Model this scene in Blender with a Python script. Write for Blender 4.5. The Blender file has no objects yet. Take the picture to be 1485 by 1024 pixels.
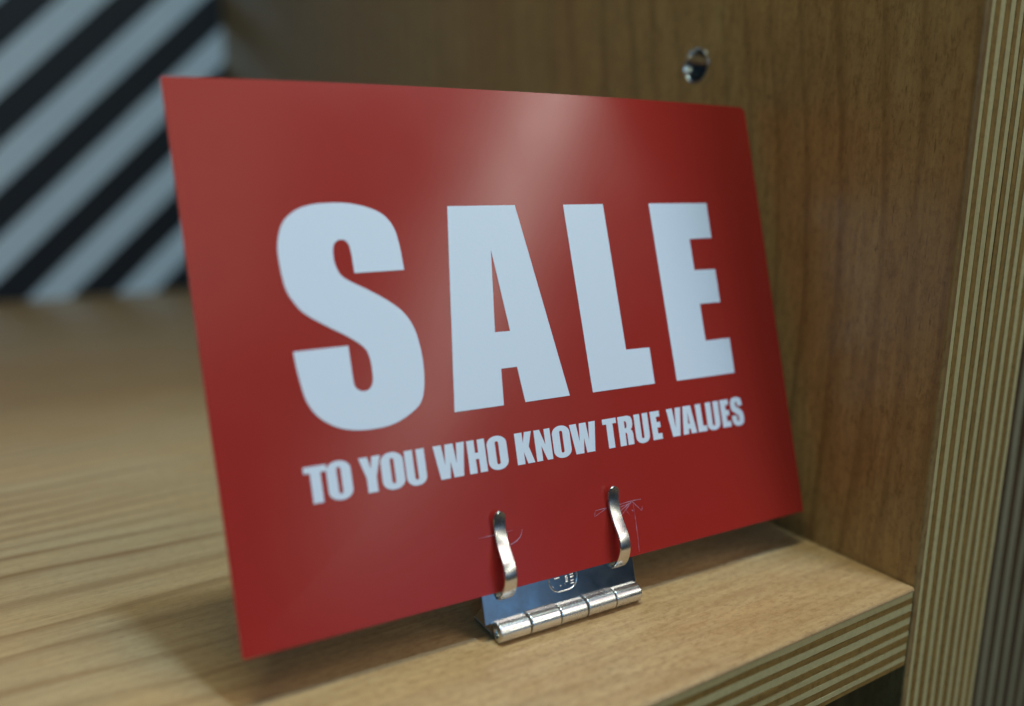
import bpy, bmesh, math, random
from mathutils import Vector, Matrix, geometry

sc = bpy.context.scene
col = sc.collection
rnd = random.Random(7)
K = 0.1                       # all coordinates below are in decimetres


def V3(p):
    return Vector(p) * K


# ------------------------------------------------------------------ camera
cam_d = bpy.data.cameras.new('camera')
cam = bpy.data.objects.new('camera', cam_d)
col.objects.link(cam)
PIT, YAW, ROL = math.radians(12.7957), math.radians(32.9627), math.radians(0.4849)
fwd = Vector((math.sin(YAW) * math.cos(PIT), math.cos(YAW) * math.cos(PIT), -math.sin(PIT)))
right = Vector((math.cos(YAW), -math.sin(YAW), 0))
up = right.cross(fwd)
r2 = right * math.cos(ROL) + up * math.sin(ROL)
u2 = r2.cross(fwd)
cam.matrix_world = Matrix(((r2.x, u2.x, -fwd.x, 0), (r2.y, u2.y, -fwd.y, 0), (r2.z, u2.z, -fwd.z, 0.1), (0, 0, 0, 1)))
cam_d.sensor_width = 36
cam_d.lens = 1250 / 1485 * 36
cam_d.clip_start = 0.005
cam_d.clip_end = 100
cam_d.dof.use_dof = True
cam_d.dof.focus_distance = 0.194
cam_d.dof.aperture_fstop = 4.5
cam_d.dof.aperture_blades = 0
sc.camera = cam

# ------------------------------------------------------------------ world and lamps
world = bpy.data.worlds.new('World')
sc.world = world
world.use_nodes = True
bg = world.node_tree.nodes['Background']
bg.inputs[0].default_value = (0.30, 0.62, 1.0, 1)
bg.inputs[1].default_value = 0.0225


def area(name, loc, aim, sx, sy, power, colour, roll=None):
    d = bpy.data.lights.new(name, 'AREA')
    d.shape = 'RECTANGLE'
    d.size, d.size_y = sx * K, sy * K
    d.energy = power
    d.color = colour
    o = bpy.data.objects.new(name, d)
    col.objects.link(o)
    z = (Vector(loc) - Vector(aim)).normalized()
    y = Vector(roll) if roll else Vector((0, 0, 1))
    x = y.cross(z).normalized()
    y = z.cross(x)
    p = V3(loc)
    o.matrix_world = Matrix(((x.x, y.x, z.x, p.x), (x.y, y.y, z.y, p.y), (x.z, y.z, z.z, p.z), (0, 0, 0, 1)))
    return o


# linear lamp over the front of the cabinet
area('shelf_lamp', (0.45, 1.15, 5.4), (0.45, 1.15, 0), 2.6, 0.35, 1.16, (0.82, 1.00, 0.87), roll=(0, 1, 0))
# compact ceiling downlight just in front of the cabinet: the crisp card shadow on the shelf
area('downlight', (3.0, -1.9, 20), (1.0, 1.5, 0), 1.2, 1.2, 19, (0.32, 0.60, 1.00), roll=(0, 1, 0))
# bright ceiling panel in front of the cabinet, to the right
area('ceiling_panel', (7.2, -9.0, 15.0), (1.1, 1.5, 0.6), 7, 7, 5.34, (1.00, 0.89, 0.89))
# added unseen fills: bluish one for the striped back, dim one for card sheen
area('stripe_fill_light', (-24, -58, 26), (0.3, 4.5, 0.5), 22, 22, 81, (0.18, 0.55, 1.00))
area('card_sheen_fill', (1.3, -23.7, 17.4), (0.5, 1.7, 0.8), 9, 12, 2.8, (1.00, 0.82, 0.64))
# long ceiling strip lamp that recedes into the shop, mirrored in the card as the pale streak
d8 = Vector((math.sin(math.radians(8)), -math.cos(math.radians(8)), 0))
mid = Vector((1.0, 1.65, 0.9)) + Vector((18 * 0.98, -18 * 1.15, 18)) + d8 * 85
area('ceiling_strip', mid, mid - Vector((0, 0, 1)), 1.6, 170, 150, (0.98, 1.00, 0.90), roll=d8)
# unseen blue light, added low down for the hinge leaf to reflect
wc = Vector((1.0, 1.4, 0.07)) + Vector((math.sin(math.radians(19)), -math.cos(math.radians(19)), 0.028)) * 30
area('leaf_reflection_fill', wc, (1.0, 1.4, 0.07), 7.2, 3.2, 0.5, (0.22, 0.46, 0.86))

sc.view_settings.view_transform = 'Standard'
sc.view_settings.look = 'None'
sc.view_settings.exposure = 0.13
sc.view_settings.gamma = 1
sc.cycles.use_denoising = True
sc.cycles.max_bounces = 10

# ------------------------------------------------------------------ materials


class N:
    """tiny node-graph helper"""

    def __init__(self, name):
        self.m = bpy.data.materials.new(name)
        self.m.use_nodes = True
        self.t = self.m.node_tree
        self.b = self.t.nodes['Principled BSDF']

    def new(self, kind, **kw):
        n = self.t.nodes.new(kind)
        for k, v in kw.items():
            setattr(n, k, v)
        return n

    def link(self, a, b):
        self.t.links.new(a, b)

    def coord(self, scale, rot=(0, 0, 0)):
        tc = self.new('ShaderNodeTexCoord')
        mp = self.new('ShaderNodeMapping')
        mp.inputs['Scale'].default_value = [s * 10 for s in scale]
        mp.inputs['Rotation'].default_value = rot
        self.link(tc.outputs['Object'], mp.inputs['Vector'])
        return mp.outputs[0]

    def noise(self, vec, scale=1.0, detail=4, rough=0.5, dist=0.0):
        n = self.new('ShaderNodeTexNoise')
        n.inputs['Scale'].default_value = scale
        n.inputs['Detail'].default_value = detail
        n.inputs['Roughness'].default_value = rough
        n.inputs['Distortion'].default_value = dist
        self.link(vec, n.inputs['Vector'])
        return n.outputs[0]

    def math(self, op, a, b=None, c=None):
        n = self.new('ShaderNodeMath', operation=op)
        for i, x in enumerate((a, b, c)):
            if x is None:
                continue
            if isinstance(x, (int, float)):
                n.inputs[i].default_value = x
            else:
                self.link(x, n.inputs[i])
        return n.outputs[0]

    def ramp(self, fac, stops, interp='LINEAR'):
        n = self.new('ShaderNodeValToRGB')
        n.color_ramp.interpolation = interp
        e = n.color_ramp.elements
        while len(e) < len(stops):
            e.new(0.5)
        for k, (p, c) in enumerate(stops):
            e[k].position = p
            e[k].color = (c, c, c, 1) if isinstance(c, (int, float)) else (*c, 1)
        self.link(fac, n.inputs[0])
        return n.outputs[0]

    def mix(self, fac, a, b, mode='MIX'):
        n = self.new('ShaderNodeMix', data_type='RGBA', blend_type=mode)
        for i, x in ((0, fac), (6, a), (7, b)):
            if isinstance(x, (int, float)):
                n.inputs[i].default_value = x
            elif isinstance(x, tuple):
                n.inputs[i].default_value = (*x, 1)
            else:
                self.link(x, n.inputs[i])
        return n.outputs[2]

    def bump(self, height, strength=0.2, dist=0.0002):
        n = self.new('ShaderNodeBump')
        n.inputs['Strength'].default_value = strength
        n.inputs['Distance'].default_value = dist
        self.link(height, n.inputs['Height'])
        self.link(n.outputs[0], self.b.inputs['Normal'])


def wood(name, axis, pale, mid_c, dark, ring=9.0, wander=5.0, seed=0.0, rough=0.34, spec=0.5, ring_amt=0.9, figure=False, warm=(0.5, 0.3, 0.1), pores=0.4):
    """sliced veneer; axis = grain direction, lines run along it"""
    n = N(name)
    sl, sa = 1.0, 1.0
    perm = {'X': (0, 1, 2), 'Z': (2, 1, 0), 'Y': (1, 0, 2)}[axis]
    tc = n.new('ShaderNodeTexCoord')
    sep = n.new('ShaderNodeSeparateXYZ')
    n.link(tc.outputs['Object'], sep.inputs[0])
    al = n.math('MULTIPLY', sep.outputs[perm[0]], 10)
    ac = n.math('MULTIPLY', sep.outputs[perm[1]], 10)
    de = n.math('MULTIPLY', sep.outputs[perm[2]], 10)

    def vec(a, b, c=1.0, off=0.0):
        cb = n.new('ShaderNodeCombineXYZ')
        n.link(n.math('MULTIPLY_ADD', al, a, off + seed), cb.inputs[0])
        n.link(n.math('MULTIPLY_ADD', ac, b, off * 0.7 + seed), cb.inputs[1])
        n.link(n.math('MULTIPLY', de, c), cb.inputs[2])
        return cb.outputs[0]
    big = n.noise(vec(0.30, 0.55), 1.0, 2, 0.4)
    med = n.noise(vec(0.8, 4.0, 1, 5.0), 1.0, 3, 0.5)
    fil = n.noise(vec(1.8, 11.0, 1, 9.0), 1.0, 3, 0.6)
    ph = n.math('ADD', n.math('MULTIPLY', ac, ring), n.math('ADD', n.math('MULTIPLY', big, wander), n.math('ADD', n.math('MULTIPLY', med, 1.1), n.math('MULTIPLY', fil, 0.30))))
    fr = n.math('FRACT', ph)
    rings = n.ramp(fr, [(0.0, 0.12), (0.40, 0.0), (0.70, 0.20), (0.86, 1.0), (0.92, 1.0), (1.0, 0.12)])
    modul = n.ramp(n.noise(vec(0.5, 2.4, 1, 11.0), 1.0, 2), [(0.34, 0.22), (0.60, 1.0)])
    fib = n.noise(vec(3.0, 60.0, 60.0, 3.0), 1.0, 5, 0.65)
    fine = n.noise(vec(26.0, 150.0, 150.0, 8.0), 1.0, 3, 0.6)
    pore = n.ramp(fine, [(0.26, 1.0), (0.40, 0.0)])
    tone = n.ramp(n.noise(vec(0.35, 1.6, 1, 21.0), 1.0, 3), [(0.3, 0.0), (0.7, 1.0)])
    if figure:
        # the board's figure: close growth lines at its left, plain quiet wood at its right
        g_ = n.ramp(n.math('ADD', al, n.math('MULTIPLY', big, 0.8)), [(0.0, 1.0), (0.5, 1.0), (0.95, 0.22), (1.0, 0.22)])
        modul = n.math('MULTIPLY', n.math('MAXIMUM', modul, 0.42), g_)
        calm = n.math('SUBTRACT', 1.1, g_)
    else:
        calm = 1.0
    speck = n.noise(vec(42.0, 70.0, 70.0, 17.0), 1.0, 4, 0.75)
    base = n.mix(tone, pale, mid_c)
    hue = n.noise(vec(0.9, 3.2, 1, 31.0), 1.0, 4, 0.6)
    base = n.mix(n.ramp(hue, [(0.40, 0.0), (0.66, 0.55)]), base, warm)
    fleck = n.noise(vec(6.5, 26.0, 10.0, 41.0), 1.0, 4, 0.65, 0.6)
    base = n.mix(n.math('MULTIPLY', n.ramp(fleck, [(0.48, 0.0), (0.70, 0.50)]), calm), base, tuple(0.5 * (a + b) for a, b in zip(warm, dark)))
    base = n.mix(n.math('MULTIPLY', n.ramp(speck, [(0.46, 0.0), (0.66, 0.55)]), n.math('MULTIPLY_ADD', calm, 0.6, 0.3) if figure else 0.9), base, dark)
    base = n.mix(n.math('MULTIPLY', n.math('MULTIPLY', rings, modul), ring_amt), base, dark)
    base = n.mix(n.ramp(fib, [(0.35, 0.0), (0.75, 0.42)]), base, dark)
    base = n.mix(n.math('MULTIPLY', pore, pores), base, tuple(c * 0.55 for c in dark))
    n.link(base, n.b.inputs['Base Color'])
    n.link(n.ramp(fib, [(0.3, rough - 0.05), (0.7, rough + 0.10)]), n.b.inputs['Roughness'])
    n.b.inputs['Specular IOR Level'].default_value = spec
    n.bump(n.math('ADD', fib, fine), 0.10, 0.0002)
    return n.m


def ply_mat(name, axis, c1, c2, end):
    n = N(name)
    s = {'X': (2.0, 30, 30), 'Z': (30, 30, 2.0)}[axis]
    v = n.coord(s)
    a = n.noise(v, 1.0, 5, 0.65)
    g = n.noise(n.coord((60, 60, 60)), 1.0, 3, 0.7)
    c = n.mix(n.ramp(a, [(0.3, 0.0), (0.7, 1.0)]), c1, c2)
    c = n.mix(n.ramp(g, [(0.45, 0.0), (0.75, end)]), c, tuple(x * 0.5 for x in c2))
    oi = n.new('ShaderNodeObjectInfo')
    c = n.mix(n.math('MULTIPLY', oi.outputs['Random'], 0.38), c, c2)
    n.link(c, n.b.inputs['Base Color'])
    n.b.inputs['Roughness'].default_value = 0.62
    n.b.inputs['Specular IOR Level'].default_value = 0.3
    n.bump(n.math('ADD', a, g), 0.35, 0.0003)
    return n.m


M = {}
M['shelf_wood'] = wood('shelf_veneer', 'X', (0.635, 0.405, 0.188), (0.565, 0.338, 0.150), (0.26, 0.112, 0.032), ring=10.0, wander=15.0, ring_amt=0.85, seed=2.3, rough=0.33, figure=True, warm=(0.61, 0.312, 0.106))
M['side_wood'] = wood('side_veneer', 'Z', (0.48, 0.285, 0.098), (0.415, 0.228, 0.073), (0.16, 0.072, 0.020), ring=8.0, wander=9.0, seed=7.1, rough=0.30, ring_amt=0.55, warm=(0.42, 0.20, 0.055), pores=0.65)
for ax in 'XZ':
    M['pale' + ax] = ply_mat('pale_ply_' + ax, ax, (0.72, 0.55, 0.23), (0.60, 0.445, 0.175), 0.3)
    M['brown' + ax] = ply_mat('brown_ply_' + ax, ax, (0.44, 0.235, 0.050), (0.29, 0.145, 0.030), 0.7)

# next cabinet's plies: its shade is put into darker ply colours
M['shadedpale'] = ply_mat('shaded_pale_ply', 'Z', (0.36, 0.30, 0.155), (0.28, 0.22, 0.11), 0.3)
M['shadedbrown'] = ply_mat('shaded_brown_ply', 'Z', (0.12, 0.062, 0.020), (0.08, 0.038, 0.012), 0.7)

# printed card
n = N('red_card_ink')
v1 = n.noise(n.coord((9, 9, 9)), 1.0, 2)
weave = n.noise(n.coord((260, 120, 120)), 1.0, 2, 0.5)
weave2 = n.noise(n.coord((110, 240, 240)), 1.0, 2, 0.5)
h = n.math('ADD', weave, weave2)
n.link(n.mix(v1, (0.395, 0.0215, 0.0135), (0.425, 0.0235, 0.0145)), n.b.inputs['Base Color'])
n.link(n.ramp(n.noise(n.coord((2.2, 2.2, 2.2)), 1.0, 4, 0.6), [(0.3, 0.19), (0.7, 0.245)]), n.b.inputs['Roughness'])
n.b.inputs['Specular IOR Level'].default_value = 0.55
n.bump(h, 0.055, 0.00008)
M['red'] = n.m
n = N('white_print')
h = n.math('ADD', n.noise(n.coord((260, 120, 120)), 1.0, 2, 0.5), n.noise(n.coord((110, 240, 240)), 1.0, 2, 0.5))
n.link(n.mix(h, (0.78, 0.79, 0.80), (0.82, 0.82, 0.82)), n.b.inputs['Base Color'])
n.b.inputs['Roughness'].default_value = 0.36
n.b.inputs['Specular IOR Level'].default_value = 0.4
n.bump(h, 0.12, 0.00012)
M['white'] = n.m
n = N('card_paper')
n.link(n.ramp(n.noise(n.coord((40, 40, 40)), 1.0, 3), [(0.3, (0.74, 0.62, 0.60)), (0.7, (0.55, 0.24, 0.21))]), n.b.inputs['Base Color'])
n.b.inputs['Roughness'].default_value = 0.8
M['paper'] = n.m
n = N('scratched_ink')
n.link(n.ramp(n.noise(n.coord((60, 60, 60)), 1.0, 3), [(0.35, (0.42, 0.10, 0.13)), (0.65, (0.62, 0.36, 0.42))]), n.b.inputs['Base Color'])
n.b.inputs['Roughness'].default_value = 0.7
M['scratch'] = n.m

# nickel plated steel


def metal(name, c, r0, r1):
    n = N(name)
    sm = n.noise(n.coord((18, 18, 18)), 1.0, 5, 0.7)
    fs = n.noise(n.coord((50, 400, 400)), 1.0, 3, 0.6)
    n.link(n.mix(n.ramp(sm, [(0.35, 0.0), (0.7, 1.0)]), c, tuple(x * 0.86 for x in c)), n.b.inputs['Base Color'])
    n.b.inputs['Metallic'].default_value = 1
    n.link(n.ramp(sm, [(0.35, r0), (0.75, r1)]), n.b.inputs['Roughness'])
    n.bump(fs, 0.03, 0.00005)
    return n.m


M['nickel'] = metal('nickel_plate', (0.72, 0.70, 0.66), 0.20, 0.34)
M['socket'] = metal('socket_metal', (0.80, 0.79, 0.77), 0.06, 0.12)
M['leaf'] = metal('nickel_leaf', (0.54, 0.54, 0.53), 0.13, 0.22)
M['nickel_bright'] = metal('nickel_edge', (0.88, 0.87, 0.84), 0.16, 0.26)
n = N('hole_dark')
n.link(n.ramp(n.noise(n.coord((30, 30, 30))), [(0.3, 0.012), (0.7, 0.025)]), n.b.inputs['Base Color'])
n.b.inputs['Roughness'].default_value = 0.7
M['dark'] = n.m

# striped board: flat print, diagonal bars
n = N('striped_print')
tc = n.new('ShaderNodeTexCoord')
sep = n.new('ShaderNodeSeparateXYZ')
n.link(tc.outputs['Object'], sep.inputs[0])
cc = n.math('SUBTRACT', n.math('MULTIPLY', sep.outputs[2], 10), n.math('MULTIPLY', sep.outputs[0], 9.405))
fr = n.math('FRACT', n.math('ADD', n.math('DIVIDE', n.math('SUBTRACT', cc, 1.416), 0.543), 10.5))
bar = n.math('LESS_THAN', n.math('ABSOLUTE', n.math('SUBTRACT', fr, 0.5)), 0.270)
wn = n.noise(n.coord((3, 3, 3)), 1.0, 4)
pale = n.mix(wn, (0.68, 0.75, 0.79), (0.76, 0.82, 0.85))
n.link(n.mix(bar, pale, (0.006, 0.007, 0.010)), n.b.inputs['Base Color'])
n.b.inputs['Roughness'].default_value = 0.55
M['stripes'] = n.m

# ------------------------------------------------------------------ object helpers


def link(name, bm, mats, parent=None):
    me = bpy.data.meshes.new(name)
    bm.normal_update()
    bm.to_mesh(me)
    bm.free()
    for m in (mats if isinstance(mats, (list, tuple)) else [mats]):
        me.materials.append(m)
    o = bpy.data.objects.new(name, me)
    col.objects.link(o)
    if parent:
        attach(o, parent)
    return o


def attach(o, parent):
    o.parent = parent
    r = parent
    off = Vector((0, 0, 0))
    while r is not None:
        off += r.location
        r = r.parent if r.parent else None
    o.location = -off if False else o.location
    o.matrix_parent_inverse = Matrix.Translation(-WORLD[parent.name])
    WORLD[o.name] = Vector((0, 0, 0))


WORLD = {}


def thing(name, label, cat, loc):
    o = bpy.data.objects.new(name, None)
    col.objects.link(o)
    o.empty_display_size = 0.02
    o.location = V3(loc)
    WORLD[o.name] = V3(loc)
    o['label'] = label
    o['category'] = cat
    return o


def box(bm, lo, hi):
    vs = [bm.verts.new(V3((x, y, z))) for x in (lo[0], hi[0]) for y in (lo[1], hi[1]) for z in (lo[2], hi[2])]
    for f in ((0, 1, 3, 2), (4, 6, 7, 5), (0, 4, 5, 1), (2, 3, 7, 6), (0, 2, 6, 4), (1, 5, 7, 3)):
        bm.faces.new([vs[i] for i in f])
    return vs


def smooth(o, angle=35):
    for p in o.data.polygons:
        p.use_smooth = True
    lim = math.radians(angle)
    bm = bmesh.new()
    bm.from_mesh(o.data)
    for e in bm.edges:
        if len(e.link_faces) == 2 and e.calc_face_angle(0) > lim:
            e.smooth = False
    bm.to_mesh(o.data)
    bm.free()


def bevel_all(bm, w, seg=2):
    bmesh.ops.recalc_face_normals(bm, faces=bm.faces)
    bmesh.ops.bevel(bm, geom=list(bm.edges), offset=w * K, segments=seg, profile=0.5, affect='EDGES')


# ------------------------------------------------------------------ cabinet
SX, SY = 1.8496, 1.0611          # inner face of the side panel, front of the cabinet
BACK = 6.8
cab = thing('display_cabinet', 'honey plywood display cabinet holding the red sale card on its shelf', 'cabinet', (SX, SY, -0.3))

# --- shelf board: top veneer plus plies, each a sheet of its own
T = 0.0181
bm = bmesh.new()
box(bm, (-3.2, SY, -0.0085), (SX - 0.0035, BACK, 0.0))
es = [e for e in bm.edges if all(abs(v.co.y - SY * K) < 1e-6 and abs(v.co.z) < 1e-6 for v in e.verts)]
bmesh.ops.recalc_face_normals(bm, faces=bm.faces)
bmesh.ops.bevel(bm, geom=es, offset=0.0078 * K, segments=5, profile=0.5, affect='EDGES')
shelf = link('shelf_board', bm, M['shelf_wood'], cab)


def wavy_sheet(axis, a0, a1, lo, hi, back, amp, seed):
    """one ply: long thin sheet whose cut front edge wanders slightly.
    axis X: runs a0..a1 in X, lo..hi in Z.  axis Z: runs a0..a1 in Z, lo..hi in X."""
    bm = bmesh.new()
    rr = random.Random(seed)
    gap = rr.choice((0.0004, 0.0005, 0.0012, 0.0026))
    nseg = 46 if axis == 'X' else 90
    prev = None
    w1 = w2 = 0.0
    for k in range(nseg + 1):
        t = a0 + (a1 - a0) * k / nseg
        w1 = w1 * 0.6 + rr.uniform(-1, 1) * amp
        w2 = w2 * 0.6 + rr.uniform(-1, 1) * amp
        fy = SY + 0.0025 + rr.uniform(-0.0007, 0.0007) + abs(w1) * 0.5
        l, h_ = lo + w1 + 0.0004, hi + w2 - gap
        if axis == 'X':
            ring = [(t, fy, l), (t, fy, h_), (t, back, h_), (t, back, l)]
        else:
            ring = [(l, fy, t), (h_, fy, t), (h_, back, t), (l, back, t)]
        ring = [bm.verts.new(V3(p)) for p in ring]
        if prev:
            for i in range(4):
                j = (i + 1) % 4
                bm.faces.new((prev[i], prev[j], ring[j], ring[i]))
        else:
            bm.faces.new(ring)
        prev = ring
    bm.faces.new(prev)
    bmesh.ops.recalc_face_normals(bm, faces=bm.faces)
    return bm


z = -0.0095
for k in range(12):
    th = T * (1.0 if k < 11 else 0.8) * rnd.uniform(0.86, 1.14)
    # pale plies keep their long face towards the room, brown ones show end grain
    link('ply', wavy_sheet('X', -3.2, SX - 0.003, z - th, z, BACK - 0.01, 0.0006, 100 + k), M['paleX' if k % 2 == 0 else 'brownX'], shelf)
    z -= th
SHELF_BOTTOM = z

# --- side panel: veneer with a drilled socket hole, then plies
HOLE = Vector((0, 1.893, 1.261))
HR = 0.046


def drilled(x0, x1, front, zlo, zhi, back):
    outer = [(front, zlo), (back, zlo), (back, zhi), (front, zhi)]
    hole = [(HOLE.y + HR * math.cos(a), HOLE.z + HR * math.sin(a)) for a in [2 * math.pi * i / 40 for i in range(40)]]
    pts = outer + hole
    tris = geometry.tessellate_polygon([[Vector((*p, 0)) for p in outer], [Vector((*p, 0)) for p in hole]])
    bm = bmesh.new()
    A = [bm.verts.new(V3((x0, *p))) for p in pts]
    B = [bm.verts.new(V3((x1, *p))) for p in pts]
    for t in tris:
        bm.faces.new([A[i] for i in t])
        bm.faces.new([B[i] for i in reversed(t)])
    for base, cnt in ((0, 4), (4, 40)):
        for i in range(cnt):
            j = (i + 1) % cnt
            bm.faces.new((A[base + i], A[base + j], B[base + j], B[base + i]))
    bmesh.ops.recalc_face_normals(bm, faces=bm.faces)
    return bm


ZLO, ZHI = -3.0, 9.4
bm = drilled(SX, SX + 0.020, SY, ZLO, ZHI, BACK + 0.1)
es = [e for e in bm.edges if all(abs(v.co.y - SY * K) < 1e-6 and abs(v.co.x - SX * K) < 1e-6 for v in e.verts)]
bmesh.ops.bevel(bm, geom=es, offset=0.006 * K, segments=4, profile=0.5, affect='EDGES')
side = link('side_panel', bm, M['side_wood'], cab)
TP = (2.1965 - SX - 0.020) / 17
for k in range(17):
    x0 = SX + 0.020 + k * TP
    w = rnd.uniform(-0.0022, 0.0022)
    if k < 5:
        # plies behind the socket hole: front strip follows the wavy cut, hole goes right through
        bm = drilled(x0 + 0.0004, x0 + TP - 0.0004, SY + 0.0025 + rnd.uniform(0, 0.001), ZLO, ZHI, BACK + 0.09)
    else:
        bm = wavy_sheet('Z', ZLO, ZHI, x0 + max(w, 0), x0 + TP + min(w, 0), BACK + 0.09, 0.0005, 300 + k)
    link('ply', bm, M['paleZ' if k % 2 == 0 else 'brownZ'], side)

# --- socket pressed into the side panel
prof = [(0.080, 0.0), (0.080, 0.025), (0.062, 0.0300), (0.040, 0.0360), (0.018, 0.0410), (0.003, 0.0436), (0.000, 0.0446), (-0.0015, 0.0456),
        (-0.0015, 0.0470), (0.0005, 0.0478), (0.0005, 0.0452), (0.100, 0.0445), (0.100, 0.0)]
bm = bmesh.new()
NS = 48
rows = []
for (x, r) in prof:
    if r == 0:
        rows.append([bm.verts.new(V3((SX + x, HOLE.y, HOLE.z)))] * NS)
    else:
        rows.append([bm.verts.new(V3((SX + x, HOLE.y + r * math.cos(2 * math.pi * i / NS), HOLE.z + r * math.sin(2 * math.pi * i / NS)))) for i in range(NS)])
for a, b in zip(rows, rows[1:]):
    for i in range(NS):
        j = (i + 1) % NS
        q = []
        for vv in (a[i], a[j], b[j], b[i]):
            if vv not in q:
                q.append(vv)
        if len(q) > 2:
            bm.faces.new(q)
bmesh.ops.recalc_face_normals(bm, faces=bm.faces)
for f in bm.faces:
    if all(abs(v.co.x - (SX + 0.080) * K) < 1e-7 for v in f.verts):
        f.material_index = 1
sk = link('screw_socket', bm, [M['socket'], M['dark']], side)
smooth(sk, 40)

# --- striped back board
bm = bmesh.new()
box(bm, (-3.2, BACK + 0.004, SHELF_BOTTOM - 2.6), (SX - 0.004, BACK + 0.09, 9.3))
bk = link('back_board', bm, M['stripes'], cab)
bk['label'] = 'white back board with black diagonal stripes'

# --- bottom board of the compartment underneath
bm = bmesh.new()
box(bm, (-3.2, SY + 0.02, -2.86), (SX - 0.002, BACK, -2.62))
link('bottom_board', bm, M['shelf_wood'], cab)

# --- unseen top board, added to shade the striped back
bm = bmesh.new()
box(bm, (-3.2, SY + 0.02, 9.0), (SX - 0.002, BACK, 9.23))
link('top_shade_board', bm, M['shelf_wood'], cab)

# ------------------------------------------------------------------ next cabinet beyond the gap
nx = 2.2200
NBACK = 0.05
nb = thing('neighbour_cabinet', 'plywood cabinet side standing beyond the dark gap at the right edge', 'cabinet', (nx, SY, -0.3))
bm = bmesh.new()
box(bm, (nx, SY + NBACK, ZLO), (nx + 0.007, BACK, ZHI))
np_ = link('side_panel', bm, M['side_wood'], nb)
x = nx + 0.0075
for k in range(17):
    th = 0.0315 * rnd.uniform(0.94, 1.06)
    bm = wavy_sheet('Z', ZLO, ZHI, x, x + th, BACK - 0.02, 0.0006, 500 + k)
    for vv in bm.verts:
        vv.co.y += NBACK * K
    link('ply', bm, M['shadedpale' if k % 2 else 'shadedbrown'], np_)
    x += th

# ------------------------------------------------------------------ the card
TL = Vector((0.3584, 1.7618, 1.1420))
TR = Vector((1.8313, 1.6859, 1.1357))
BR = Vector((1.8052, 1.3644, 0.0964))
BL = Vector((0.3564, 1.4397, 0.1047))
NRM = Vector((-0.0478, -0.9539, 0.2963)).normalized()
HV = Vector((0.9987, -0.0501, 0.0))
VV = Vector((0.0148, 0.2959, 0.9551))
P0 = Vector((1.0499, 1.3724, 0.0))
CW, CH, BOW = 145.07, 108.62, 0.021      # card in millimetres, bow in dm


def card_pt(xm, ym, off=0.0):
    s, t = xm / CW, ym / CH
    p = BL * (1 - s) * (1 - t) + BR * s * (1 - t) + TL * (1 - s) * t + TR * s * t
    return p + NRM * (BOW * (1 - (2 * s - 1) ** 2) * t + off)


def flat_shape(outer, holes, off, thick=0.0, step=4.0):
    """polygon in card millimetres, laid on the bowed card"""
    loops = [outer] + holes
    pts = [p for l in loops for p in l]
    tris = geometry.tessellate_polygon([[Vector((p[0], p[1], 0)) for p in l] for l in loops])
    bm = bmesh.new()
    vs = [bm.verts.new((p[0], p[1], 0)) for p in pts]
    for t in tris:
        try:
            bm.faces.new([vs[i] for i in t])
        except ValueError:
            pass
    x0 = min(p[0] for p in pts)
    x1 = max(p[0] for p in pts)
    k = math.ceil(x0 / step) * step
    while k < x1:
        if k > x0 + 1e-3:
            bmesh.ops.bisect_plane(bm, geom=bm.verts[:] + bm.edges[:] + bm.faces[:], plane_co=(k, 0, 0), plane_no=(1, 0, 0), dist=1e-5)
        k += step
    for f in bm.faces:
        if f.normal.z < 0:
            f.normal_flip()
    bmesh.ops.recalc_face_normals(bm, faces=bm.faces)
    if sum(f.normal.z for f in bm.faces) < 0:
        for f in bm.faces:
            f.normal_flip()
    front = list(bm.faces)
    if thick:
        r = bmesh.ops.extrude_face_region(bm, geom=front, use_keep_orig=True)
        for g in r['geom']:
            if isinstance(g, bmesh.types.BMVert):
                g.co.z = -1
        for f in bm.faces:
            if f not in front:
                f.material_index = 2 if all(abs(v.co.z + 1) < 1e-6 for v in f.verts) else 1
        for f in bm.faces:
            if f.material_index == 2:
                f.normal_flip()
    for v in bm.verts:
        q = card_pt(v.co.x, v.co.y, off + (-thick if v.co.z < -0.5 else 0.0))
        v.co = V3(q)
    if thick:
        bmesh.ops.recalc_face_normals(bm, faces=bm.faces)
    return bm


def rounded(w, h_, radii, n_=6):
    out = []
    for (cx, cy, a0), r in zip(((w, h_, 0), (0, h_, 90), (0, 0, 180), (w, 0, 270)), radii):
        sx = -1 if cx else 1
        sy = -1 if cy else 1
        for i in range(n_ + 1):
            a = math.radians(a0 + 90 * i / n_)
            out.append((cx + sx * r + r * math.cos(a), cy + sy * r + r * math.sin(a)))
    return out


bm = flat_shape(rounded(CW, CH, (1.6, 0.5, 0.5, 0.5)), [], 0.0, 0.0042, 3.0)
card = link('sale_card', bm, [M['red'], M['paper'], M['paper']])
card['label'] = 'red glossy sale card with white lettering leaning back in the metal clip'
card['category'] = 'sign'
WORLD[card.name] = Vector((0, 0, 0))
smooth(card, 40)


def spline(pts, sub=5):
    out = []
    n_ = len(pts)
    for i in range(n_ - 1):
        p0 = pts[i - 1] if i else (2 * pts[0][0] - pts[1][0], 2 * pts[0][1] - pts[1][1])
        p1, p2 = pts[i], pts[i + 1]
        p3 = pts[i + 2] if i + 2 < n_ else (2 * p2[0] - p1[0], 2 * p2[1] - p1[1])
        for k in range(sub):
            t = k / sub
            out.append(tuple(0.5 * (2 * p1[c] + (p2[c] - p0[c]) * t + (2 * p0[c] - 5 * p1[c] + 4 * p2[c] - p3[c]) * t * t
                                    + (3 * p1[c] - p0[c] - 3 * p2[c] + p3[c]) * t ** 3) for c in (0, 1)))
    out.append(pts[-1])
    return out


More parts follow.
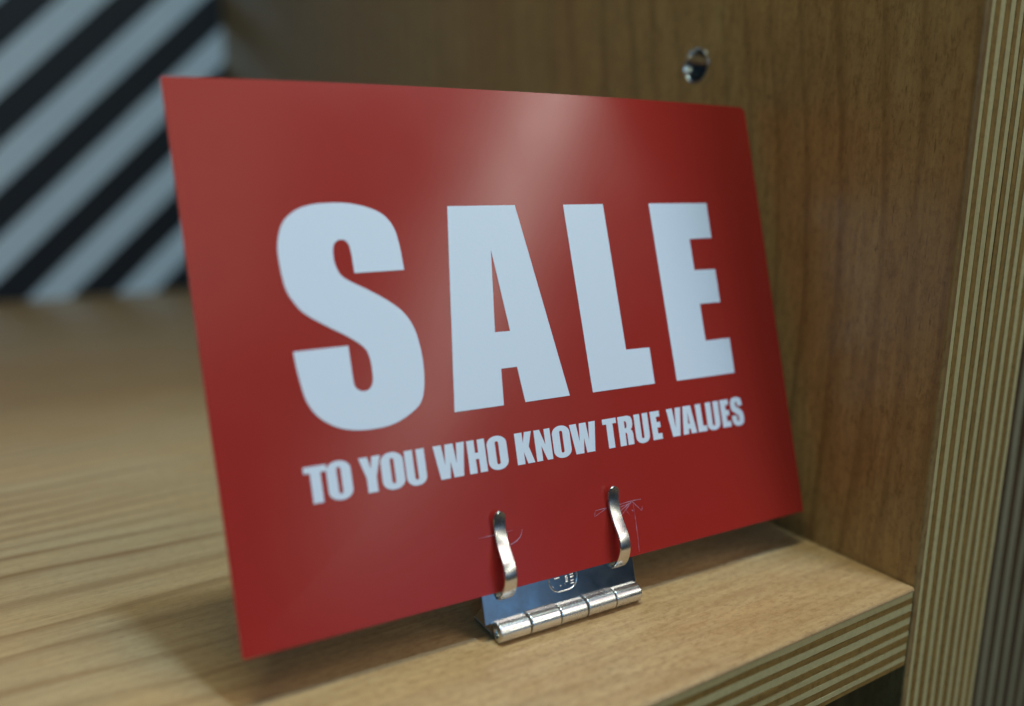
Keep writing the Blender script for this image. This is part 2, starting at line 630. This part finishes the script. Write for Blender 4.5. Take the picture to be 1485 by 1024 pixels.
A_OUT = [(53.35, 82.73), (69.74, 82.69), (77.40, 38.96), (65.77, 38.94), (64.86, 46.88), (60.92, 46.87), (60.38, 38.94), (48.59, 38.99)]
A_IN = [(62.33, 72.94), (64.35, 54.85), (60.62, 54.90)]
L_OUT = [(82.43, 82.6), (93.61, 82.6), (94.66, 47.75), (101.65, 47.60), (101.81, 38.82), (83.71, 38.89)]
E_OUT = [(107.32, 82.6), (126.29, 82.52), (126.36, 73.53), (118.89, 73.45), (119.14, 65.51), (126.10, 65.45), (126.25, 56.94), (119.39, 56.94),
         (119.58, 47.61), (127.70, 47.60), (127.82, 38.60), (108.65, 38.70)]
S_PTS = [[41.73, 69.62], [31.14, 69.57], [31.06, 73.28], [30.65, 75.67], [29.37, 76.46], [27.94, 75.78], [27.39, 73.95], [27.56, 71.25], [28.93, 68.72], [34.03, 65.68], [37.8, 63.16], [40.58, 60.53], [42.24, 57.26], [42.98, 53.13], [43.09, 49.06], [42.61, 45.07], [41.54, 42.17], [39.22, 40.21], [35.28, 38.51], [31.09, 38.03], [26.62, 38.38], [22.88, 39.68], [19.86, 42.11], [18.15, 45.18], [17.43, 49.05], [17.05, 52.4], [16.94, 55.01], [27.86, 55.12], [27.88, 50.73], [27.99, 47.31], [28.73, 46.15], [29.68, 45.79], [30.98, 46.07], [31.86, 47.59], [32.04, 50.27], [31.78, 52.76], [30.93, 54.57], [28.24, 56.79], [24.19, 59.34], [20.26, 62.08], [18.47, 64.36], [17.21, 67.07], [16.71, 70.9], [16.66, 74.94], [17.31, 78.01], [18.59, 80.59], [21.21, 82.68], [24.67, 83.71], [29.08, 83.95], [33.0, 83.58], [36.9, 82.39], [39.27, 80.82], [40.76, 78.39], [41.38, 75.32], [41.63, 72.26]]
S_OUT = spline(S_PTS[1:27]) + spline(S_PTS[27:] + [S_PTS[0]])
INK = 0.0007
for outer, holes in ((S_OUT, []), (A_OUT, [A_IN]), (L_OUT, []), (E_OUT, [])):
    link('headline_letter', flat_shape(outer, holes, INK), M['white'], card)


def norm(pts, ref):
    x0, x1 = min(p[0] for p in ref), max(p[0] for p in ref)
    y0, y1 = min(p[1] for p in ref), max(p[1] for p in ref)
    return [((p[0] - x0) / (x1 - x0), (p[1] - y0) / (y1 - y0)) for p in pts]


def arc(cx, cy, rx, ry, a0, a1, n_=8):
    return [(cx + rx * math.cos(math.radians(a0 + (a1 - a0) * i / n_)), cy + ry * math.sin(math.radians(a0 + (a1 - a0) * i / n_))) for i in range(n_ + 1)]


def pill(x0, x1, y0, y1, rx, ry):
    return arc(x1 - rx, y1 - ry, rx, ry, 0, 90) + arc(x0 + rx, y1 - ry, rx, ry, 90, 180) + arc(x0 + rx, y0 + ry, rx, ry, 180, 270) + arc(x1 - rx, y0 + ry, rx, ry, 270, 360)


G = {
    'T': ([(0, 1), (1, 1), (1, 0.82), (0.73, 0.82), (0.73, 0), (0.27, 0), (0.27, 0.82), (0, 0.82)], []),
    'O': (pill(0, 1, 0, 1, 0.48, 0.24), [pill(0.415, 0.585, 0.16, 0.84, 0.08, 0.05)]),
    'Y': ([(0, 1), (0.40, 1), (0.51, 0.66), (0.60, 1), (1, 1), (0.73, 0.42), (0.73, 0), (0.27, 0), (0.27, 0.42)], []),
    'U': ([(0, 1), (0.41, 1)] + arc(0.50, 0.21, 0.09, 0.05, 180, 360) + [(0.59, 1), (1, 1)] + arc(0.55, 0.24, 0.45, 0.24, 0, -90) + arc(0.45, 0.24, 0.45, 0.24, 270, 180), []),
    'W': ([(0, 1), (0.26, 1), (0.325, 0.40), (0.375, 1), (0.635, 1), (0.69, 0.40), (0.745, 1), (1, 1), (0.87, 0), (0.56, 0), (0.505, 0.50), (0.445, 0), (0.14, 0)], []),
    'H': ([(0, 1), (0.41, 1), (0.41, 0.61), (0.59, 0.61), (0.59, 1), (1, 1), (1, 0), (0.59, 0), (0.59, 0.42), (0.41, 0.42), (0.41, 0), (0, 0)], []),
    'K': ([(0, 1), (0.43, 1), (0.43, 0.66), (0.57, 1), (0.97, 1), (0.74, 0.53), (1, 0), (0.59, 0), (0.43, 0.38), (0.43, 0), (0, 0)], []),
    'N': ([(0, 1), (0.35, 1), (0.63, 0.50), (0.63, 1), (1, 1), (1, 0), (0.66, 0), (0.37, 0.48), (0.37, 0), (0, 0)], []),
    'R': ([(0, 0), (0.43, 0), (0.43, 0.43), (0.50, 0.43), (0.55, 0.37), (0.55, 0), (0.97, 0), (0.97, 0.36), (0.93, 0.46), (0.82, 0.51), (0.94, 0.58), (1, 0.70), (0.99, 0.86), (0.90, 0.96), (0.70, 1), (0, 1)],
          [[(0.43, 0.58), (0.53, 0.59), (0.57, 0.64), (0.57, 0.77), (0.53, 0.82), (0.43, 0.83)]]),
    'V': ([(0, 1), (0.41, 1), (0.52, 0.30), (0.61, 1), (1, 1), (0.78, 0), (0.26, 0)], []),
    'A': (norm(A_OUT, A_OUT), [norm(A_IN, A_OUT)]),
    'L': (norm(L_OUT, L_OUT), []),
    'E': (norm(E_OUT, E_OUT), []),
    'S': (norm(S_OUT, S_OUT), []),
}
SLOGAN = [('T', 15.6, 20.1, 25.5, 32.65), ('O', 20.0, 24.9, 25.3, 32.95), ('Y', 26.65, 31.15, 25.58, 32.7), ('O', 31.05, 35.85, 25.4, 32.9), ('U', 36.22, 40.6, 25.35, 32.65),
          ('W', 42.6, 49.75, 25.55, 32.62), ('H', 50.3, 54.5, 25.57, 32.57), ('O', 54.95, 59.75, 25.42, 32.7),
          ('K', 61.85, 66.25, 25.6, 32.5), ('N', 66.75, 70.9, 25.58, 32.47), ('O', 71.35, 76.0, 25.4, 32.62), ('W', 76.1, 83.15, 25.57, 32.4),
          ('T', 85.1, 89.0, 25.52, 32.36), ('R', 89.5, 93.6, 25.5, 32.34), ('U', 94.2, 98.3, 25.33, 32.28), ('E', 99.0, 102.05, 25.5, 32.3),
          ('V', 104.05, 108.5, 25.45, 32.26), ('A', 108.5, 112.85, 25.42, 32.28), ('L', 113.15, 116.25, 25.38, 32.27), ('U', 116.45, 120.75, 25.22, 32.27), ('E', 121.3, 124.3, 25.34, 32.27), ('S', 124.75, 128.9, 25.15, 32.45)]
for ch, x0, x1, y0, y1 in SLOGAN:
    o_, hs = G[ch]
    f = lambda l: [(x0 + p[0] * (x1 - x0), y0 + p[1] * (y1 - y0)) for p in l]
    link('slogan_letter', flat_shape(f(o_), [f(h_) for h_ in hs], INK), M['white'], card)


def scratch(paths):
    bm = bmesh.new()
    rr = random.Random(5)
    for pts, w in paths:
        pts = spline([tuple(p) for p in pts], 6) if len(pts) > 2 else [(pts[0][0] + (pts[1][0] - pts[0][0]) * k / 8, pts[0][1] + (pts[1][1] - pts[0][1]) * k / 8) for k in range(9)]
        prev = None
        for i, p in enumerate(pts):
            q = pts[min(i + 1, len(pts) - 1)]
            o_ = pts[max(i - 1, 0)]
            dx, dy = q[0] - o_[0], q[1] - o_[1]
            l = math.hypot(dx, dy) or 1
            ww = w * 0.62 * (0.35 + 0.65 * math.sin(math.pi * (i + 0.6) / (len(pts) + 0.2))) * rr.uniform(0.6, 1.25)
            a = bm.verts.new(V3(card_pt(p[0] - dy / l * ww, p[1] + dx / l * ww, 0.0006)))
            b = bm.verts.new(V3(card_pt(p[0] + dy / l * ww, p[1] - dx / l * ww, 0.0006)))
            if prev:
                bm.faces.new((prev[0], prev[1], b, a))
            prev = (a, b)
    bmesh.ops.recalc_face_normals(bm, faces=bm.faces)
    return bm


left_marks = [([[50.08, 12.03], [53.09, 12.01], [55.0, 12.03], [58.54, 12.13]], 0.14), ([[60.76, 11.89], [60.17, 10.58], [59.11, 9.77], [57.63, 9.26], [56.4, 8.9]], 0.15)]
right_marks = [([[80.04, 12.27], [82.94, 12.33], [85.0, 12.36]], 0.10), ([[79.66, 10.92], [82.92, 12.16], [85.5, 12.9]], 0.09), ([[80.04, 12.27], [79.66, 10.92]], 0.08),
               ([[84.5, 12.2], [86.43, 12.38], [90.0, 12.6], [93.2, 12.55]], 0.13), ([[86.41, 10.64], [88.6, 11.7], [90.53, 12.5]], 0.11), ([[87.1, 9.94], [90.22, 12.29]], 0.09),
               ([[90.53, 12.5], [92.96, 9.84]], 0.08), ([[92.96, 9.84], [93.3, 10.9]], 0.07), ([[90.76, 12.2], [90.85, 6], [90.74, 0.64]], 0.07), ([[84.9, 11.6], [86.6, 11.78], [90.49, 12.25]], 0.08),
               ([[88.4, 11.0], [89.4, 9.4]], 0.05), ([[90.2, 10.6], [90.5, 10.2]], 0.2)]
a_ = link('scratch_mark', scratch(left_marks), M['scratch'], card)
a_ = link('scratch_mark', scratch(right_marks), M['scratch'], card)

# ------------------------------------------------------------------ the hinged metal clip
clip = thing('card_clip', 'small shiny metal hinge clip gripping the bottom of the red card', 'card holder', tuple(P0))


def lp(hh, vv, off):
    """point on the leaf: along the hinge, up the leaf, out of the card plane"""
    return P0 + HV * hh + VV * vv + NRM * off


NB = Vector((0.0501, 0.9987, 0.0))       # horizontally back from the hinge
BARR = 0.0235
AX = P0 + NB * 0.0085 + Vector((0, 0, BARR))


def slab(pts, t, fn, bev=0.0015):
    """plate from an outline (a, b) through fn(a, b, off)"""
    bm = bmesh.new()
    A = [bm.verts.new(V3(fn(a, b, 0.0))) for a, b in pts]
    B = [bm.verts.new(V3(fn(a, b, -t))) for a, b in pts]
    bm.faces.new(A)
    bm.faces.new(list(reversed(B)))
    for i in range(len(pts)):
        j = (i + 1) % len(pts)
        bm.faces.new((A[i], B[i], B[j], A[j]))
    bmesh.ops.recalc_face_normals(bm, faces=bm.faces)
    if bev:
        bmesh.ops.bevel(bm, geom=list(bm.edges), offset=bev * K, segments=2, profile=0.5, affect='EDGES')
    return bm


LT = 0.0075
BOUND = [-0.1830, -0.1070, -0.0310, 0.0400, 0.1170, 0.1900]
# upper leaf: plate behind the card, two straps run down to its own knuckles
out = [(-0.2035, 0.0440), (BOUND[1] + 0.001, 0.0440), (BOUND[1] + 0.001, 0.034), (BOUND[2] - 0.001, 0.034), (BOUND[2] - 0.001, 0.0440),
       (BOUND[3] + 0.001, 0.0440), (BOUND[3] + 0.001, 0.034), (BOUND[4] - 0.001, 0.034), (BOUND[4] - 0.001, 0.0440),
       (0.1940, 0.0440), (0.1950, 0.33), (0.185, 0.345), (-0.190, 0.345), (-0.2020, 0.33)]
upper = link('upper_leaf', slab(out, LT, lambda a, b, o_: lp(a, b, o_ - 0.0056), 0.0012), M['leaf'], clip)
# lower leaf lying on the shelf
lo_out = [(-0.181, 0.040), (BOUND[1] - 0.001, 0.040), (BOUND[1] - 0.001, 0.024), (BOUND[2] + 0.001, 0.024), (BOUND[2] + 0.001, 0.024), (BOUND[5], 0.024), (BOUND[5], 0.36), (-0.155, 0.36), (-0.1815, 0.112)]
lo_out = [(-0.1815, 0.034), (BOUND[5], 0.034), (BOUND[5], 0.34), (BOUND[5] - 0.02, 0.36), (-0.10, 0.36), (-0.13, 0.150), (-0.1815, 0.112)]
lower = link('lower_leaf', slab(lo_out, LT, lambda a, b, o_: P0 + HV * a + NB * b + Vector((0, 0, 0.0105 + o_)), 0.0012), M['leaf'], clip)


def tube(x0, x1, r, hole, cy=0.0, cz=0.0, wrap=None):
    bm = bmesh.new()
    bev = 0.0022
    prof_ = [(x0, hole), (x0, r - bev), (x0 + bev * 0.35, r - bev * 0.35), (x0 + bev, r), (x0 + bev + 0.0008, r), (x1 - bev - 0.0008, r), (x1 - bev, r), (x1 - bev * 0.35, r - bev * 0.35), (x1, r - bev), (x1, hole)]
    n_ = 40
    rows_ = []
    for (x_, rr_) in prof_:
        rows_.append([bm.verts.new(V3(AX + HV * x_ + NB * (rr_ * math.cos(2 * math.pi * i / n_) + cy) + Vector((0, 0, rr_ * math.sin(2 * math.pi * i / n_) + cz)))) for i in range(n_)])
    rows_.append(rows_[0])
    for a, b in zip(rows_, rows_[1:]):
        for i in range(n_):
            j = (i + 1) % n_
            bm.faces.new((a[i], a[j], b[j], b[i]))
    bmesh.ops.recalc_face_normals(bm, faces=bm.faces)
    return bm


for k in range(5):
    g = 0.0012
    up_k = k % 2 == 1
    o_ = link('knuckle', tube(BOUND[k] + g, BOUND[k + 1] - g, 0.0222 if not up_k else 0.0234, 0.0118, 0.0, 0.0 if up_k else -0.0010), M['nickel'], clip)
    smooth(o_, 50)
    if up_k:
        # tongue that carries the upper leaf round its knuckle
        bm = bmesh.new()
        a0, a1 = BOUND[k] + g, BOUND[k + 1] - g
        path = []
        for i in range(9):
            a = math.radians(95 - 75 * i / 8)
            path.append((math.cos(a) * 0.0234, math.sin(a) * 0.0234))
        rows_ = []
        top = lp(0, 0.040, -0.0056)
        seq = [AX + NB * p[0] + Vector((0, 0, p[1])) for p in path]
        seq = [s_ for s_ in seq]
        t_ = P0 + VV * 0.036 + NRM * (-0.0056)
        ring = [AX + NB * 0.002 + Vector((0, 0, 0.0236)), t_ + (t_ - (AX + NB * 0.002 + Vector((0, 0, 0.0236)))) * 0.05]
        lo_ = [bm.verts.new(V3(p + HV * (a0 - 0.0))) for p in ring] + [bm.verts.new(V3(p - NRM * -0.0 + NB * 0.007 + HV * a0)) for p in reversed(ring)]
        hi_ = [bm.verts.new(V3(p + HV * a1)) for p in ring] + [bm.verts.new(V3(p + NB * 0.007 + HV * a1)) for p in reversed(ring)]
        bm.faces.new(lo_)
        bm.faces.new(list(reversed(hi_)))
        for i in range(4):
            j = (i + 1) % 4
            bm.faces.new((lo_[i], lo_[j], hi_[j], hi_[i]))
        bmesh.ops.recalc_face_normals(bm, faces=bm.faces)
        link('tongue', bm, M['nickel'], o_)
pin = link('hinge_pin', tube(BOUND[0] + 0.004, BOUND[5] - 0.002, 0.0112, 0.001), M['nickel_bright'], clip)
smooth(pin, 50)

# stamped emblem: raised rim and marks on the visible foot of the leaf


def tube_path(bm, pts, r, n_=8, closed=False, flat=0.6):
    rows_ = []
    m_ = len(pts)
    for i, p in enumerate(pts):
        a = Vector(pts[(i - 1) % m_] if closed or i else pts[0])
        b = Vector(pts[(i + 1) % m_] if closed or i < m_ - 1 else pts[-1])
        t = (b - a).normalized()
        s = t.cross(NRM).normalized()
        rows_.append([bm.verts.new(V3(Vector(p) + s * r * math.cos(2 * math.pi * k / n_) + NRM * r * flat * math.sin(2 * math.pi * k / n_))) for k in range(n_)])
    pairs = list(zip(rows_, rows_[1:])) + ([(rows_[-1], rows_[0])] if closed else [])
    for a, b in pairs:
        for i in range(n_):
            j = (i + 1) % n_
            bm.faces.new((a[i], a[j], b[j], b[i]))
    if not closed:
        bm.faces.new(rows_[0])
        bm.faces.new(rows_[-1])


bm = bmesh.new()
LO = -0.0056
rim = []
for (cx_, cy_, a0) in ((0.011, 0.112, 0), (-0.011, 0.112, 90), (-0.011, 0.096, 180), (0.011, 0.096, 270)):
    for i in range(9):
        a = math.radians(a0 + 90 * i / 8)
        rim.append(lp(cx_ + 0.0255 * math.cos(a), cy_ + 0.0255 * math.sin(a), LO))
tube_path(bm, rim, 0.0018, 8, True, 0.9)


def bar(h0, h1, v0, r=0.0014):
    tube_path(bm, [lp(h0, v0, LO), lp((h0 + h1) / 2, v0, LO), lp(h1, v0, LO)], r * 1.25, 8, False, 0.9)


bar(-0.0235, -0.0100, 0.1008)
bar(-0.0112, -0.0090, 0.0829, 0.0015)
bar(-0.0305, -0.0290, 0.0850, 0.0013)
bar(0.0025, 0.0036, 0.0829, 0.0010)
for v_ in (0.0883, 0.0920, 0.0962, 0.1000):
    bar(0.0052, 0.0112, v_, 0.0012)
for v_ in (0.0820, 0.0881, 0.0957, 0.1014):
    bar(0.0180, 0.0260, v_, 0.0014)
bmesh.ops.recalc_face_normals(bm, faces=bm.faces)
em = link('stamped_emblem', bm, M['nickel_bright'], upper)
smooth(em, 60)


def prong(hc_top, hc_bot):
    """springy strap: foot in a slot of the leaf, belly bulging out, rounded tip pressing on the card"""
    keys = [(0.0915, -0.0050), (0.0945, 0.0020), (0.1020, 0.0120), (0.1150, 0.0235), (0.1320, 0.0325), (0.1500, 0.0345), (0.1680, 0.0305), (0.1860, 0.0225),
            (0.2050, 0.0150), (0.2230, 0.0108), (0.2400, 0.0100), (0.2560, 0.0125), (0.2690, 0.0165), (0.2760, 0.0195)]
    path = spline(keys, 4)
    th, hw = 0.0060, 0.0148
    n_ = len(path)
    bm = bmesh.new()
    rows_ = []
    for i, (v_, o_) in enumerate(path):
        a, b = path[max(i - 1, 0)], path[min(i + 1, n_ - 1)]
        dv, do = b[0] - a[0], b[1] - a[1]
        l = math.hypot(dv, do)
        nv, no = -do / l, dv / l            # outward normal in (v, off)
        f = i / (n_ - 1)
        hc = hc_bot + (hc_top - hc_bot) * f
        s = (v_ - 0.0945) / (0.276 - 0.0945)
        w = hw * (1.18 - 0.18 * min(1, max(0, s * 5)))          # foot slightly wider
        left = path[-1][0] - v_
        if left < hw:
            w *= math.sqrt(max(0.02, 1 - (1 - left / hw) ** 2))  # round tip
        ring = []
        e = 0.0016
        for (x_, y_) in ((-w, th * 0.5 - e), (-w + e, th * 0.5), (0, th * 0.5 + 0.0008), (w - e, th * 0.5), (w, th * 0.5 - e), (w, -th * 0.5 + e), (w - e, -th * 0.5), (-w + e, -th * 0.5), (-w, -th * 0.5 + e)):
            ring.append(bm.verts.new(V3(lp(hc + x_, v_ + nv * y_, o_ + no * y_))))
        rows_.append(ring)
    for a, b in zip(rows_, rows_[1:]):
        m_ = len(a)
        for i in range(m_):
            j = (i + 1) % m_
            bm.faces.new((a[i], a[j], b[j], b[i]))
    bm.faces.new(rows_[0])
    bm.faces.new(rows_[-1])
    bmesh.ops.recalc_face_normals(bm, faces=bm.faces)
    return bm


for ht, hb in ((-0.1450, -0.1500), (0.1540, 0.1480)):
    o_ = link('prong', prong(ht, hb), M['nickel'], clip)
    smooth(o_, 40)
